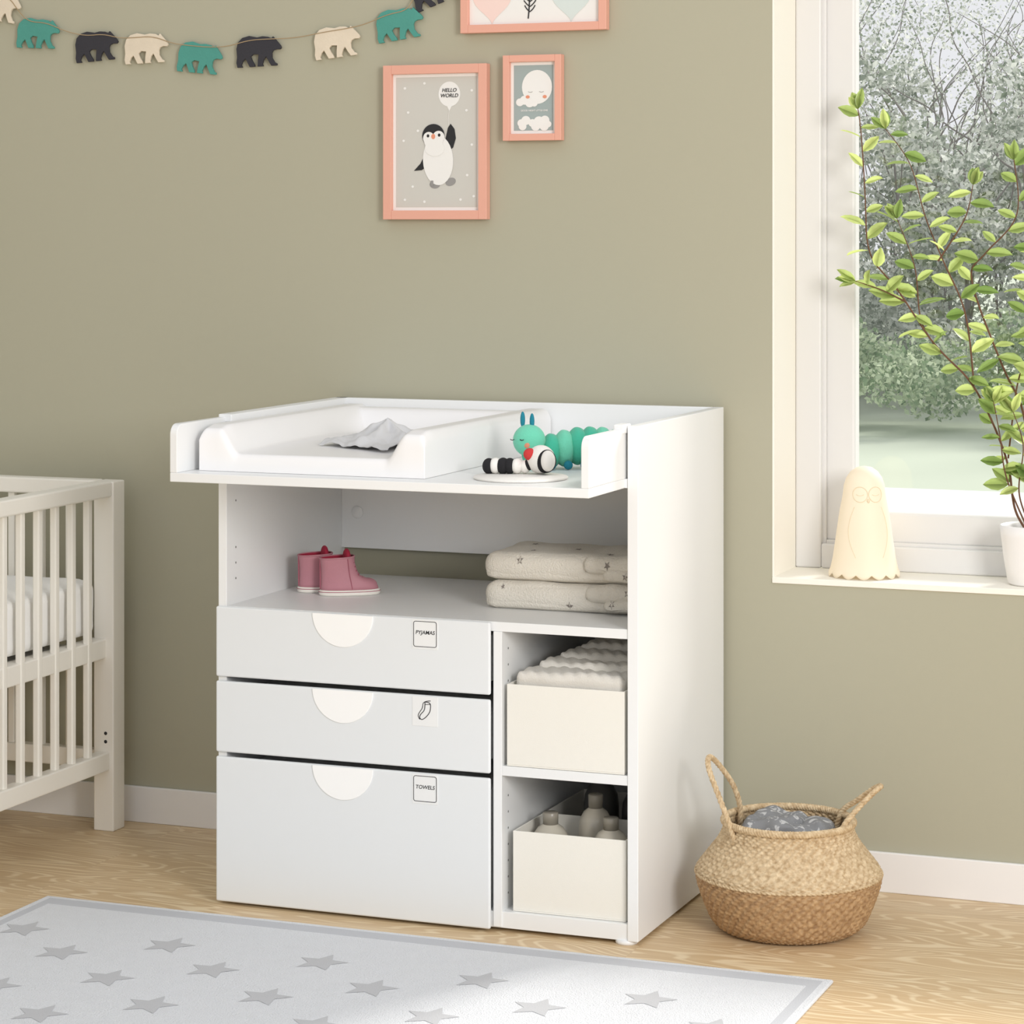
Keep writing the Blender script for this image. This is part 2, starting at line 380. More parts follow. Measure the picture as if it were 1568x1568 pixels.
for (z0,z1,k) in ((0.465,0.608,'a'),(0.311,0.456,'b'),(0.006,0.302,'c')):
    box('drawer_front_'+k,XL-0.001,-0.303,YF-0.010,YF-0.0005,z0,z1,M_drawer,T,0.004,4)
    box('drawer_box_'+k,XL+0.03,-0.315,YF+0.0,-0.10,z0+0.02,z1-0.03,M_white,T,0.002)
    cx,r=-0.620,0.067
    pts=[(cx+r*math.cos(a),z1-0.0015+r*0.98*math.sin(a)) for a in [math.pi+math.pi*i/40 for i in range(41)]]
    prism('drawer_pull_'+k,pts,'y',YF-0.0125,YF-0.0095,M_handle,T,0.001,3)
    lx0,lx1,lz1=-0.468,-0.413,z1-0.002; lz0=lz1-0.059
    box('label_pocket_'+k,lx0,lx1,YF-0.0108,YF-0.0098,lz0,lz1,M_white,T,0.0003)
    a0,a1,b0,b1=lx0+0.003,lx1-0.003,lz0+0.005,lz1-0.004; c=0.004
    y=YF-0.0111
    if k!='b':
        rr=[]
        for (qx,qz,st) in ((a1-c,b1-c,0),(a0+c,b1-c,90),(a0+c,b0+c,180),(a1-c,b0+c,270)):
            for d in (0,30,60,90): 
                t=math.radians(st+d); rr.append((qx+c*math.cos(t),y,qz+c*math.sin(t)))
        tube('label_border_'+k,rr,0.0006,M_ink,T,closed=True,smooth=False,res=1)
        text('label_text_'+k,'PYJAMAS' if k=='a' else 'TOWELS',0.0105,(a0+a1)/2,y,(b0+b1)/2+0.003,M_ink,T,0.15)
    else:
        cxm=(a0+a1)/2; zc=(b0+b1)/2
        so=[(0.000,0.018),(0.012,0.019),(0.012,0.004),(0.009,-0.004),(0.001,-0.013),(-0.007,-0.018),(-0.012,-0.014),(-0.010,-0.007),(-0.002,0.000),(0.000,0.008)]
        tube('label_sock',[(cxm+a,y,zc+b) for a,b in so],0.0008,M_ink,T,closed=True,res=1)
        tube('label_sock_cuff',[(cxm,y,zc+0.013),(cxm+0.012,y,zc+0.014)],0.0006,M_ink,T,smooth=False,res=1)
        tube('label_sock_back',[(cxm+0.012,y,zc+0.021),(cxm-0.004,y,zc+0.020),(cxm-0.005,y,zc+0.006),(cxm-0.012,y,zc-0.003),(cxm-0.016,y,zc-0.011),(cxm-0.011,y,zc-0.017)],0.0007,M_ink,T,res=1)
for (x,y) in ((-0.03,-0.565),(-0.03,-0.06),(-0.88,-0.54),(-0.88,-0.06)):
    lathe('foot_%.2f_%.2f'%(x,y),[(0.021,0),(0.022,0.003),(0.022,0.009),(0.0,0.009)],x,y,0.0,M_white,T,24)
def holes(pre,x,y,zs,face):
    for i,z in enumerate(zs):
        bm=bmesh.new(); bmesh.ops.create_circle(bm,cap_ends=True,segments=10,radius=0.0024)
        for v in bm.verts: v.co=Vector((x+face*0.0004,y+v.co.x,z+v.co.y))
        bm_obj('%s_%d'%(pre,i),bm,M_dark,T)
holes('pin_hole_a',-0.282,YF+0.035,[0.36+0.032*i for i in range(7)],1)
holes('pin_hole_b',-0.282,YF+0.035,[0.07+0.032*i for i in range(7)],1)
holes('pin_hole_c',XL+0.019,YF+0.04,[0.66,0.692,0.724,0.82],1)
sphere('cable_knob',(-0.846,-0.034,0.745),0.014,M_white,T,(1,0.3,1))
box('tray_board_front',XL,-0.027,-0.790,YF-0.001,0.880,0.898,M_white,T,0.0015)
box('tray_board',XL,-0.0225,YF-0.001,-0.016,0.8805,0.898,M_white,T,0.0)
def wing(name,x0,x1):
    pts=[(-0.790,0.898),(-0.016,0.898),(-0.016,0.994)]
    R=0.022
    for i in range(9):
        a=math.pi/2+math.pi/2*i/8
        pts.append((-0.790+R+R*math.cos(a),0.994-R+R*math.sin(a)))
    prism(name,pts,'x',x0,x1,M_white,T,0.0015)
wing('tray_wing_left',XL,XL+0.016); wing('tray_wing_right',-0.043,-0.027)
box('tray_rail_left',XL,XL+0.030,YF,-0.014,0.984,1.0,M_white,T,0.002)
box('tray_rail_inner',XL+0.016,XL+0.024,-0.50,-0.030,0.90,0.99,M_white,T,0.002)
box('tray_back',XL,-0.0225,-0.030,-0.014,0.898,1.0,M_white,T,0.0015)
box('tray_bracket',-0.046,-0.024,-0.60,-0.555,0.985,1.003,M_white,T,0.003)

# changing pad
def sst(a,b,x):
    t=max(0,min(1,(x-a)/(b-a))); return t*t*(3-2*t)
PX0,PX1,PY0,PY1=-0.872,-0.384,-0.730,-0.034
bm=bmesh.new(); nx,ny=110,90; g=[]
for j in range(ny+1):
    row=[]
    tj=j/ny; ty=0.5-0.5*math.cos(math.pi*tj); ty=0.75*ty+0.25*tj; 
    for i in range(nx+1):
        ti=i/nx; tx=0.5-0.5*math.cos(math.pi*ti); tx=0.75*tx+0.25*ti
        x=PX0+(PX1-PX0)*tx; y=PY0+(PY1-PY0)*ty
        dx=min(x-PX0,PX1-x); dyf=y-PY0; dyb=PY1-y
        lobe=1-sst(0.042,0.085,dx)
        backl=1-sst(0.04,0.09,dyb)
        front=sst(0.0,0.05,dyf)
        hh=0.034+0.006*math.sin(math.pi*min(1,dyf/0.6))
        h=hh+(0.090-hh)*max(lobe*(0.14*front+0.86) ,backl*0.9)
        rr=0.014
        e=1.0
        for d in (dx,dyf,dyb):
            if d<rr: e*=math.sqrt(max(0,1-(1-d/rr)**2))
        h=h-(1-e)*0.022
        row.append(bm.verts.new((x,y,0.899+h)))
    g.append(row)
for j in range(ny):
    for i in range(nx): bm.faces.new([g[j][i],g[j][i+1],g[j+1][i+1],g[j+1][i]])
rim=[g[0][i] for i in range(nx+1)]+[g[j][nx] for j in range(1,ny+1)]+[g[ny][i] for i in range(nx-1,-1,-1)]+[g[j][0] for j in range(ny-1,0,-1)]
low=[bm.verts.new((v.co.x,v.co.y,0.8985)) for v in rim]
for i in range(len(rim)): bm.faces.new([rim[i],low[i],low[(i+1)%len(rim)],rim[(i+1)%len(rim)]])
bm_obj('changing_pad',bm,M_pad,None,True)

# muslin cloth
bm=bmesh.new(); N=80; g=[]
for j in range(N+1):
    row=[]
    for i in range(N+1):
        u=i/N*2-1; v=j/N*2-1
        x=-0.600+u*0.096+0.018*noise.noise(Vector((v*1.2,2,0))); y=-0.460+v*0.130+0.03*noise.noise(Vector((u*1.4,7,0)))
        y-=0.050*u
        pu,pv=u-0.12,v-0.15
        rad=math.hypot(pu,pv); ang=math.atan2(pv,pu)
        fold=0.5+0.5*math.cos(5*ang+1.2*rad+0.6)
        peak=0.046*math.exp(-rad*3.0)+0.022*fold*min(1,rad*3)*math.exp(-rad*0.9)
        wr=0.010*noise.noise(Vector((u*2.2,v*2.2,5)))+0.003*noise.noise(Vector((u*6,v*6,1)))
        edge=min(1,(1-max(abs(u),abs(v)))*4)
        base=0.899+0.046+0.045*sst(-0.475,-0.425,x)
        row.append(bm.verts.new((x,y,base+peak*(0.3+0.7*edge)+wr)))
    g.append(row)
for j in range(N):
    for i in range(N): bm.faces.new([g[j][i],g[j][i+1],g[j+1][i+1],g[j+1][i]])
o=bm_obj('muslin_cloth',bm,M_muslin,None,True); s=o.modifiers.new('s','SOLIDIFY'); s.thickness=0.0015

# toys
lathe('round_play_mat',[(0.0,0.0),(0.090,0.0),(0.092,0.0025),(0.090,0.005),(0.0,0.006)],-0.215,-0.655,0.8985,M_plushw,None,56)
ct=empty('caterpillar_plush',(-0.25,-0.42,0.9))
sphere('head',(-0.268,-0.470,0.956),0.033,M_plushl,ct,(1,0.95,0.98))
sphere('chest',(-0.258,-0.460,0.927),0.028,M_plush,ct)
for i,(x,y,r,m) in enumerate([(-0.232,-0.442,0.035,M_plush),(-0.209,-0.428,0.037,M_plushl),(-0.186,-0.414,0.038,M_plush),(-0.163,-0.402,0.037,M_plush),(-0.141,-0.390,0.035,M_plushl),(-0.119,-0.380,0.031,M_plush),(-0.103,-0.372,0.024,M_plush)]):
    sphere('segment_%d'%i,(x,y,0.899+r+0.003*i),r,m,ct,(0.62,1,1),math.radians(28),0.04)
sphere('tail',(-0.090,-0.366,0.962),0.013,M_plushp,ct,(1,1,1))
for k,dx in enumerate((-0.010,0.010)):
    sphere('ear_%d'%k,(-0.272+dx,-0.470,0.997-0.003*k),0.011,M_plushb,ct,(0.45,0.4,1.5))
for k,dx in enumerate((-0.016,0.004)):
    tube('eye_%d'%k,[(-0.280+dx,-0.502+0.002*k,0.960),(-0.276+dx,-0.5035,0.957),(-0.271+dx,-0.503,0.960)],0.0008,M_plushk,ct)
sphere('cheek',(-0.262,-0.4985,0.949),0.006,M_orange,ct,(1,0.5,1))
for k in range(4):
    sphere('foot_%d'%k,(-0.220+0.030*k,-0.470+0.014*k,0.908),0.009,M_plushb,ct,(1,1,1))
rt=empty('panda_rattle_plush',(-0.23,-0.62,0.905))
for i,(x,y,z,r,m) in enumerate([(-0.290,-0.632,0.918,0.0155,M_plushk),(-0.277,-0.630,0.919,0.0155,M_plushw),(-0.262,-0.628,0.919,0.016,M_plushk),(-0.249,-0.625,0.919,0.0155,M_plushk),(-0.235,-0.622,0.919,0.015,M_plushw),(-0.220,-0.618,0.918,0.013,M_plushw)]):
    sphere('arm_%d'%i,(x,y,z),r,m,rt,(0.8,1,1))
sphere('head',(-0.190,-0.610,0.932),0.028,M_plushw,rt,(1,0.95,1))
sphere('patch_black',(-0.178,-0.617,0.930),0.0245,M_plushk,rt,(0.85,0.9,0.95))
sphere('patch_white',(-0.171,-0.624,0.931),0.0205,M_plushw,rt,(0.7,0.9,1.0))
sphere('ear_red',(-0.208,-0.625,0.943),0.012,M_plushr,rt)
sphere('ear_black',(-0.212,-0.618,0.922),0.011,M_plushk,rt)

# shoes
def shoe(name,hx,hy,ang):
    E=empty(name,(hx,hy,0.608)); c,s=math.cos(ang),math.sin(ang)
    def ring(cx,lx,wy,z,n=36,dz=0):
        out=[]
        for i in range(n):
            a=2*math.pi*i/n; ca,sa=math.cos(a),math.sin(a)
            k=2.4
            x=cx+lx*math.copysign(abs(ca)**(2/k),ca); y=wy*math.copysign(abs(sa)**(2/k),sa)*(1+0.10*ca)
            out.append((hx+x*c-y*s,hy+x*s+y*c,0.608+z+dz*ca))
        return out
    def loft(nm,rings,m,cap0=True,cap1=True):
        bm=bmesh.new(); R=[[bm.verts.new(p) for p in r] for r in rings]; n=len(R[0])
        for j in range(len(R)-1):
            for i in range(n): bm.faces.new([R[j][i],R[j][(i+1)%n],R[j+1][(i+1)%n],R[j+1][i]])
        if cap0: bm.faces.new(R[0][::-1])
        if cap1: bm.faces.new(R[-1])
        return bm_obj(nm,bm,m,E,True)
    loft('sole',[ring(0.064,0.063,0.027,0.0005),ring(0.064,0.065,0.0285,0.003),ring(0.064,0.065,0.0285,0.011),ring(0.064,0.062,0.026,0.0125)],M_sole)
    tube('sole_stripe',ring(0.064,0.0655,0.029,0.0085),0.0007,M_shoeseam,E,closed=True,smooth=False)
    U=[ring(0.064,0.062,0.0265,0.011),ring(0.063,0.061,0.027,0.019),ring(0.060,0.057,0.0265,0.028),ring(0.052,0.049,0.026,0.036,dz=-0.002),ring(0.044,0.041,0.026,0.045,dz=-0.004),ring(0.0405,0.038,0.0262,0.056,dz=-0.002),ring(0.038,0.0365,0.0275,0.068),ring(0.037,0.0365,0.0280,0.080,dz=0.002)]
    loft('upper',U,M_shoe,True,False)
    loft('lining',[ring(0.037,0.0358,0.0272,0.0802,dz=0.002),ring(0.037,0.034,0.025,0.078),ring(0.037,0.032,0.023,0.045)],M_shoer,False,True)
    tube('collar',ring(0.037,0.0365,0.028,0.080,dz=0.002),0.0017,M_shoe,E,closed=True,smooth=False)
    def loc(x,y,z): return (hx+x*c-y*s,hy+x*s+y*c,0.608+z)
    sphere('tongue',loc(0.058,0,0.082),0.018,M_shoer,E,(0.40,1.15,0.85),ang)
    for i,(x,z) in enumerate([(0.095,0.040),(0.087,0.047),(0.082,0.055),(0.079,0.064),(0.0765,0.073)]):
        tube('lace_%d'%i,[loc(x-0.008,-0.018,z-0.004),loc(x+0.0005,0,z-0.002),loc(x-0.008,0.018,z-0.004)],0.0015,M_shoeseam,E)
    tube('side_seam',[loc(0.065,-0.0275,0.014),loc(0.062,-0.0275,0.030),loc(0.058,-0.0270,0.050),loc(0.055,-0.0285,0.078)],0.0008,M_shoeseam,E)
    tube('heel_seam',[loc(0.0015,0,0.014),loc(0.0015,0,0.040),loc(0.0008,0,0.078)],0.0012,M_shoeseam,E)
    sphere('toe_cap',loc(0.101,0,0.020),0.020,M_shoe,E,(1.1,1.1,0.72),ang)
    return E
shoe('baby_shoe',-0.838,-0.352,math.radians(38))
shoe('baby_shoe',-0.774,-0.380,math.radians(36))

# towels on shelf
from mathutils.bvhtree import BVHTree
def towel(zb,x0,x1,y0,y1,seed,prints):
    E=empty('folded_towel',((x0+x1)/2,(y0+y1)/2,zb)); parts=[]
    parts.append(soft_slab('fold_bottom',x0,x1,y0,y1,zb,zb+0.030,M_towel,E,0.004,seed))
    parts.append(soft_slab('fold_top',x0+0.002,x1-0.085,y0+0.003,y1-0.004,zb+0.024,zb+0.056,M_towel,E,0.004,seed+1))
    parts.append(soft_slab('fold_wrap',x1-0.140,x1-0.003,y0-0.010,y1,zb+0.020,zb+0.059,M_towel,E,0.010,seed+2))
    parts.append(soft_slab('fold_side',x0-0.004,x1-0.13,y0-0.003,y1,zb+0.002,zb+0.055,M_towel,E,0.004,seed+3,0.024))
    parts.append(soft_slab('fold_end',x1-0.095,x1-0.001,y0-0.016,y1-0.02,zb+0.006,zb+0.034,M_towel,E,0.008,seed+4))
    trees=[]
    for p in parts:
        b=bmesh.new(); b.from_mesh(p.data); trees.append(BVHTree.FromBMesh(b)); b.free()
    # little printed fir/star motifs lying on the fabric surface (front and top faces)
    bm=bmesh.new()
    for (kind,px,pq,size,rot) in prints:
        vs=[]; ok=True
        for i in range(10):
            a=rot+math.pi*i/5; r=size if i%2==0 else size*0.42
            du,dv=r*math.cos(a)*0.75,r*math.sin(a)
            if kind=='f': o_,d_=Vector((px+du,y0-0.2,zb+pq+dv)),Vector((0,1,0))
            else: o_,d_=Vector((px+du,pq+dv,zb+0.3)),Vector((0,0,-1))
            best=None
            for t in trees:
                h=t.ray_cast(o_,d_,0.6)
                if h[0] is not None and (best is None or h[3]<best): best=h[3]
            if best is None: ok=False; break
            vs.append(o_+d_*(best-0.0007))
        if not ok: continue
        cpt=sum(vs,Vector())/10 
        c=bm.verts.new(cpt); V=[bm.verts.new(v) for v in vs]
        for i in range(10): bm.faces.new([c,V[i],V[(i+1)%10]])
    bm_obj('print_motifs',bm,M_towelp,E)
towel(0.6085,-0.385,-0.030,-0.420,-0.200,1,[('f',-0.20,0.012,0.011,0.3),('f',-0.105,0.022,0.009,1.0),('f',-0.075,0.046,0.009,0.2),('f',-0.345,0.045,0.006,0.6),('f',-0.065,0.012,0.009,0.8)])
towel(0.666,-0.388,-0.034,-0.412,-0.205,5,[('f',-0.31,0.042,0.010,0.4),('f',-0.12,0.040,0.010,1.1),('f',-0.08,0.020,0.009,0.1),('t',-0.30,-0.36,0.012,0.5),('t',-0.22,-0.31,0.012,0.2),('t',-0.13,-0.37,0.012,0.9),('t',-0.33,-0.27,0.012,0.2),('t',-0.08,-0.30,0.012,0.2)])

# storage boxes
def sbox(x0,x1,y0,y1,z0,z1):
    E=empty('storage_box',((x0+x1)/2,(y0+y1)/2,z0)); t=0.003
    box('base',x0,x1,y0,y1,z0,z0+t,M_box,E,0.001)
    box('front',x0,x1,y0,y0+t,z0+t,z1,M_box,E,0.001); box('back',x0,x1,y1-t,y1,z0+t,z1,M_box,E,0.001)
    box('left',x0,x0+t,y0+t,y1-t,z0+t,z1,M_box,E,0.001); box('right',x1-t,x1,y0+t,y1-t,z0+t,z1,M_box,E,0.001)
    return E
sbox(-0.273,-0.030,-0.580,-0.20,0.3265,0.487)
s2=sbox(-0.264,-0.030,-0.570,-0.16,0.0405,0.198)
box('inner_divider',-0.261,-0.033,-0.37,-0.367,0.0435,0.19,M_box,s2,0.0005)
cs=empty('folded_baby_clothes',(-0.15,-0.4,0.34))
soft_slab('stack_base',-0.268,-0.036,-0.572,-0.21,0.331,0.475,M_box1,cs,0.002,3,0.02)
for i in range(5):
    soft_slab('garment_%d'%i,-0.262+0.022*i,-0.036,-0.565+0.062*i,-0.480+0.066*i,0.470+0.004*i,0.509+0.010*i,M_box1,cs,0.005,10+i,0.014,ridge=0.004,cuts=40)
def bottle(x,y,z,r,h,m,n='lotion_bottle'):
    E=empty(n,(x,y,z))
    lathe('body',[(0.0,0),(r*0.95,0),(r,0.004),(r,h*0.68),(r*0.93,h*0.76),(r*0.7,h*0.83),(r*0.4,h*0.87),(r*0.38,h*0.88),(0,h*0.88)],x,y,z,m,E,32)
    lathe('cap',[(r*0.42,h*0.865),(r*0.44,h*0.99),(r*0.40,h),(0,h)],x,y,z,M_cap,E,24)
bottle(-0.215,-0.49,0.044,0.036,0.178,M_bottle)
bottle(-0.145,-0.42,0.044,0.034,0.205,M_bottle)
bottle(-0.085,-0.50,0.044,0.036,0.180,M_bottle)
bottle(-0.175,-0.30,0.044,0.036,0.235,M_bdark)
bottle(-0.095,-0.30,0.044,0.034,0.220,M_bdark)

# ---------------------------------------------------------------- crib
K=empty('crib',(-2.05,-0.4,0))
CX1=-1.42; CX0=-2.68; CY1=-0.065; CY0=-0.735; pw=0.052
for (x,y) in ((CX1-pw,CY1-pw),(CX1-pw,CY0),(CX0,CY1-pw),(CX0,CY0)):
    box('post_%.1f_%.1f'%(x,y),x,x+pw,y,y+pw,0.0,0.80,M_crib,K,0.003)
xe0,xe1=CX1-0.042,CX1-0.010
for X0,X1,nm in ((xe0,xe1,'r'),(CX0+0.010,CX0+0.042,'l')):
    box('end_top_rail_'+nm,X0-0.004,X1+0.006,CY0+pw,CY1-pw,0.765,0.801,M_crib,K,0.004)
    box('end_bottom_rail_'+nm,X0,X1,CY0+pw,CY1-pw,0.140,0.182,M_crib,K,0.003)
    n=8
    for i in range(1,n):
        y=CY0+pw+(CY1-CY0-2*pw)*i/n
        box('end_slat_%s_%d'%(nm,i),(X0+X1)/2-0.008,(X0+X1)/2+0.008,y-0.0085,y+0.0085,0.18,0.767,M_crib,K,0.003)
for Y0,Y1,nm in ((CY1-0.042,CY1-0.010,'b'),(CY0+0.010,CY0+0.042,'f')):
    box('side_top_rail_'+nm,CX0+pw,CX1-pw,Y0-0.004,Y1+0.004,0.765,0.801,M_crib,K,0.004)
    box('side_bottom_rail_'+nm,CX0+pw,CX1-pw,Y0,Y1,0.140,0.182,M_crib,K,0.003)
    n=15
    for i in range(1,n):
        x=CX0+pw+(CX1-CX0-2*pw)*i/n
        box('side_slat_%s_%d'%(nm,i),x-0.0085,x+0.0085,(Y0+Y1)/2-0.008,(Y0+Y1)/2+0.008,0.18,0.767,M_crib,K,0.003)
box('mattress_base',CX0+0.055,xe0-0.006,CY0+0.045,CY1-0.045,0.400,0.420,M_crib,K,0.002)
box('base_end_rail',xe0-0.02,xe1-0.01,CY0+pw,CY1-0.03,0.395,0.440,M_crib,K,0.003)
soft_slab('crib_mattress_pad',CX0+0.06,xe0-0.004,CY0+0.047,CY1-0.044,0.445,0.575,M_matt,K,0.003,2,0.025,cuts=30)
for z in (0.205,0.224):
    sphere('bolt_%.2f'%z,(CX1-0.020,CY1-pw-0.0005,z),0.004,M_ink,K,(1,0.3,1))

# ---------------------------------------------------------------- rug
rg=empty('star_rug',(-0.42,-1.35,0))
RX0,RX1,RY0,RY1=-1.2475,0.41,-2.0,-0.685
box('pile',RX0,RX1,RY0,RY1,0.0,0.007,M_rug,rg,0.003)
zb=0.0072
w0,w1=0.016,0.056
def strip(n,x0,x1,y0,y1,m=M_band): box(n,x0,x1,y0,y1,0.006,zb,m,rg,0)
strip('band_back',RX0+w0,RX1-w0,RY1-w1,RY1-w0); strip('band_front',RX0+w0,RX1-w0,RY0+w0,RY0+w1)
strip('band_left',RX0+w0,RX0+w0+0.02,RY0+w1,RY1-w1); strip('band_right',RX1-w0-0.02,RX1-w0,RY0+w1,RY1-w1)
bm=bmesh.new()
row=0; y=-0.925
while y>RY0+0.12:
    x=-1.155+ (0.155 if row%2 else 0)
    while x<RX1-0.12:
        vs=[]
        for i in range(10):
            a=math.pi/2+math.pi*i/5; r=0.052 if i%2==0 else 0.024
            vs.append(bm.verts.new((x+r*math.cos(a),y+r*1.05*math.sin(a),zb+0.0004)))
        bm.faces.new(vs)
        x+=0.322
    y-=0.117; row+=1
bm_obj('stars',bm,M_star,rg)

# ---------------------------------------------------------------- basket
BK=empty('seagrass_basket',(0.234,-0.352,0))
bx,by=0.234,-0.352
def weave(r,z,a,j):
    return r+0.0028*math.sin(52*a+0.35*j+(math.pi if (j//2)%2 else 0))*min(1,r/0.05), z
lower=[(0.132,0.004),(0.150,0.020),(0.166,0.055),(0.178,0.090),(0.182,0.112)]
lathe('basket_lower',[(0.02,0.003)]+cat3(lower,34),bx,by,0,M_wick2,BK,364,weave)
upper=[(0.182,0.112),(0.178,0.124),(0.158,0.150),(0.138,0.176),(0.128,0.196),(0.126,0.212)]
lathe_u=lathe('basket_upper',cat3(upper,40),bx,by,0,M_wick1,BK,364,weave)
me=lathe_u.data; b2=bmesh.new(); b2.from_mesh(me); 
for f in [f for f in b2.faces if len(f.verts)>10]: b2.faces.remove(f)
b2.to_mesh(me); b2.free()
def rope(nm,path,R,r,turns,m,strands=3,closed=False):
    P=[Vector(p) for p in path]; n=len(P)
    for s in range(strands):
        pts=[]
        for i in range(n):
            t=(P[(i+1)%n]-P[i-1]) if closed else (P[min(n-1,i+1)]-P[max(0,i-1)])
            t.normalize(); up=Vector((0,0,1)) if abs(t.z)<0.9 else Vector((1,0,0))
            a=t.cross(up).normalized(); b=t.cross(a)
            ph=2*math.pi*(turns*i/n+s/strands)
            q=P[i]+a*R*math.cos(ph)+b*R*math.sin(ph); pts.append(q)
        tube('%s_%d'%(nm,s),pts,r,m,BK,closed=closed,smooth=False,res=2)
rope('rim_braid',[(bx+0.127*math.cos(2*math.pi*i/300),by+0.127*math.sin(2*math.pi*i/300),0.213) for i in range(300)],0.0035,0.0042,44,M_wick1,3,True)
rope('shoulder_braid',[(bx+0.182*math.cos(2*math.pi*i/300),by+0.182*math.sin(2*math.pi*i/300),0.113) for i in range(300)],0.0015,0.0024,60,M_wick1,2,True)
rx,ry=0.9317,0.3633
def L(l,d,z): return (bx+l*rx-d*0.3633,by+l*ry+d*0.9317,z)
rope('handle_left',cat3([L(-0.108,-0.065,0.170),L(-0.120,-0.060,0.215),L(-0.140,-0.045,0.268),L(-0.158,-0.015,0.318),L(-0.155,0.01,0.336),L(-0.134,0.035,0.315),L(-0.104,0.055,0.270),L(-0.090,0.065,0.225),L(-0.090,0.072,0.175)],90),0.0026,0.0034,16,M_wick1)
rope('handle_right',cat3([L(0.085,-0.080,0.175),L(0.098,-0.072,0.215),L(0.128,-0.050,0.245),L(0.165,-0.020,0.272),L(0.182,0.0,0.280),L(0.172,0.02,0.272),L(0.140,0.035,0.245),L(0.112,0.05,0.220),L(0.100,0.055,0.180)],90),0.0026,0.0034,16,M_wick1)
cl=empty('clothes_in_basket',(bx,by,0.15))
soft_slab('blanket_a',bx-0.102,bx+0.075,by-0.088,by+0.085,0.120,0.198,M_cloth2,cl,0.018,4,0.036,cuts=30,fs=20)
soft_slab('blanket_b',bx-0.085,bx+0.030,by-0.080,by+0.075,0.165,0.222,M_cloth2,cl,0.016,9,0.025,cuts=30,fs=24)
soft_slab('blanket_c',bx-0.020,bx+0.088,by-0.065,by+0.060,0.160,0.214,M_cloth2,cl,0.014,12,0.025,cuts=30,fs=24)

# ---------------------------------------------------------------- pictures
def pframe(x0,x1,z0,z1,paper,fw=0.020,mat_w=0.007):
    E=empty('picture_frame',((x0+x1)/2,-0.01,(z0+z1)/2))
    y0,y1=-0.024,-0.002
    box('frame_l',x0,x0+fw,y0,y1,z0,z1,M_pink,E,0.001); box('frame_r',x1-fw,x1,y0,y1,z0,z1,M_pink,E,0.001)
    box('frame_b',x0+fw,x1-fw,y0,y1,z0,z0+fw,M_pink,E,0.001); box('frame_t',x0+fw,x1-fw,y0,y1,z1-fw,z1,M_pink,E,0.001)
    box('backing',x0+fw,x1-fw,-0.012,-0.003,z0+fw,z1-fw,M_paperW,E,0)
    i=fw+mat_w
    box('print',x0+i,x1-i,-0.0124,-0.012,z0+i,z1-i,paper,E,0)
    return E
E=pframe(-0.788,-0.539,1.399,1.742,M_paperG)
def BP(u,v): return (-0.788+(u-589)/158*0.249,1.742-(v-100)/235*0.343)
def be(nm,u,v,ru,rv,m,lay,rot=0,n=32):
    cx,cz=BP(u,v); flat(nm,ell(cx,cz,ru*0.001576,rv*0.00146,n,rot=rot),-0.0126-0.0004*lay,m,E)
def bp(nm,pts,m,lay): flat(nm,[BP(*p) for p in pts],-0.0126-0.0004*lay,m,E)
be('balloon',688,145,16.5,19,M_paperW,1); bp('balloon_tip',[(684,162),(692,162),(688,171)],M_paperW,1)
cx,cz=BP(688,142); text('balloon_text_a','HELLO',0.0115,cx,-0.0142,cz+0.004,M_ink,E,0.2); text('balloon_text_b','WORLD',0.0115,cx,-0.0142,cz-0.008,M_ink,E,0.2)
tube('balloon_string',[(BP(688,170)[0],-0.0132,BP(688,170)[1]),(BP(685,180)[0],-0.0132,BP(685,180)[1]),(BP(687,192)[0],-0.0132,BP(687,192)[1])],0.0005,M_paperW,E,res=1)
be('foot_a',666,282,8,6,M_grey,1); be('foot_b',690,278,8,6,M_grey,1,0.3)
bp('wing_down',[(654,226),(650,238),(644,250),(634,261),(646,260),(652,256),(656,244)],M_ink,2)
bp('wing_up',[(679,228),(687,232),(694,226),(698,212),(696,198),(690,190),(686,196),(684,205),(682,214)],M_ink,2)
be('body',671,245,23,38,M_paperW,3,0.05)
be('head',664,208,17,18,M_ink,4); bp('head_side',[(648,212),(652,223),(676,223),(681,212)],M_paperW,5)
be('face_a',657,211,8.5,9,M_paperW,5); be('face_b',672,210,9,9.5,M_paperW,5); be('belly_top',666,227,15,12,M_paperW,5)
be('beak',664,209,3,4,M_orange,6); be('eye_a',656,208,2,2.4,M_ink,6); be('eye_b',673,207,2,2.4,M_ink,6)
bp('leg_a',[(660,276),(664,276),(664,284),(660,284)],M_grey,4)
for i,(u,v) in enumerate([(620,135),(650,128),(722,140),(714,170),(625,172),(618,215),(722,222),(632,285),(715,268),(705,305),(650,308),(620,305),(725,300),(640,200)]):
    be('snow_%d'%i,u,v,2,2,M_paperW,1,n=10)
E=pframe(-0.501,-0.365,1.571,1.758,M_paperB,0.015,0.007)
def BP(u,v): return (-0.501+(u-772)/89*0.136,1.758-(v-84)/131*0.187)
def be(nm,u,v,ru,rv,m,lay,rot=0,n=32):
    cx,cz=BP(u,v); flat(nm,ell(cx,cz,ru*0.00153,rv*0.00143,n,rot=rot),-0.0126-0.0004*lay,m,E)
be('moon',822,133,23,26,M_paperW,1)
for i,(u,v,r) in enumerate([(796,156,6),(803,153,7),(811,157,7),(818,158,5)]): be('cloud_%d'%i,u,v,r,r,M_paperW,2)
for i,(u,v,r) in enumerate([(798,188,6),(805,184,7),(815,188,6),(825,186,8),(834,184,7),(839,190,5),(800,193,6),(820,193,7),(833,193,7)]): be('cloudlow_%d'%i,u,v,r,r,M_paperW,1)
for i,(u) in enumerate((812,829)):
    c=BP(u,140); tube('eyelid_%d'%i,[(c[0]-0.005,-0.0136,c[1]),(c[0],-0.0136,c[1]-0.003),(c[0]+0.005,-0.0136,c[1])],0.0005,M_grey,E,res=1)
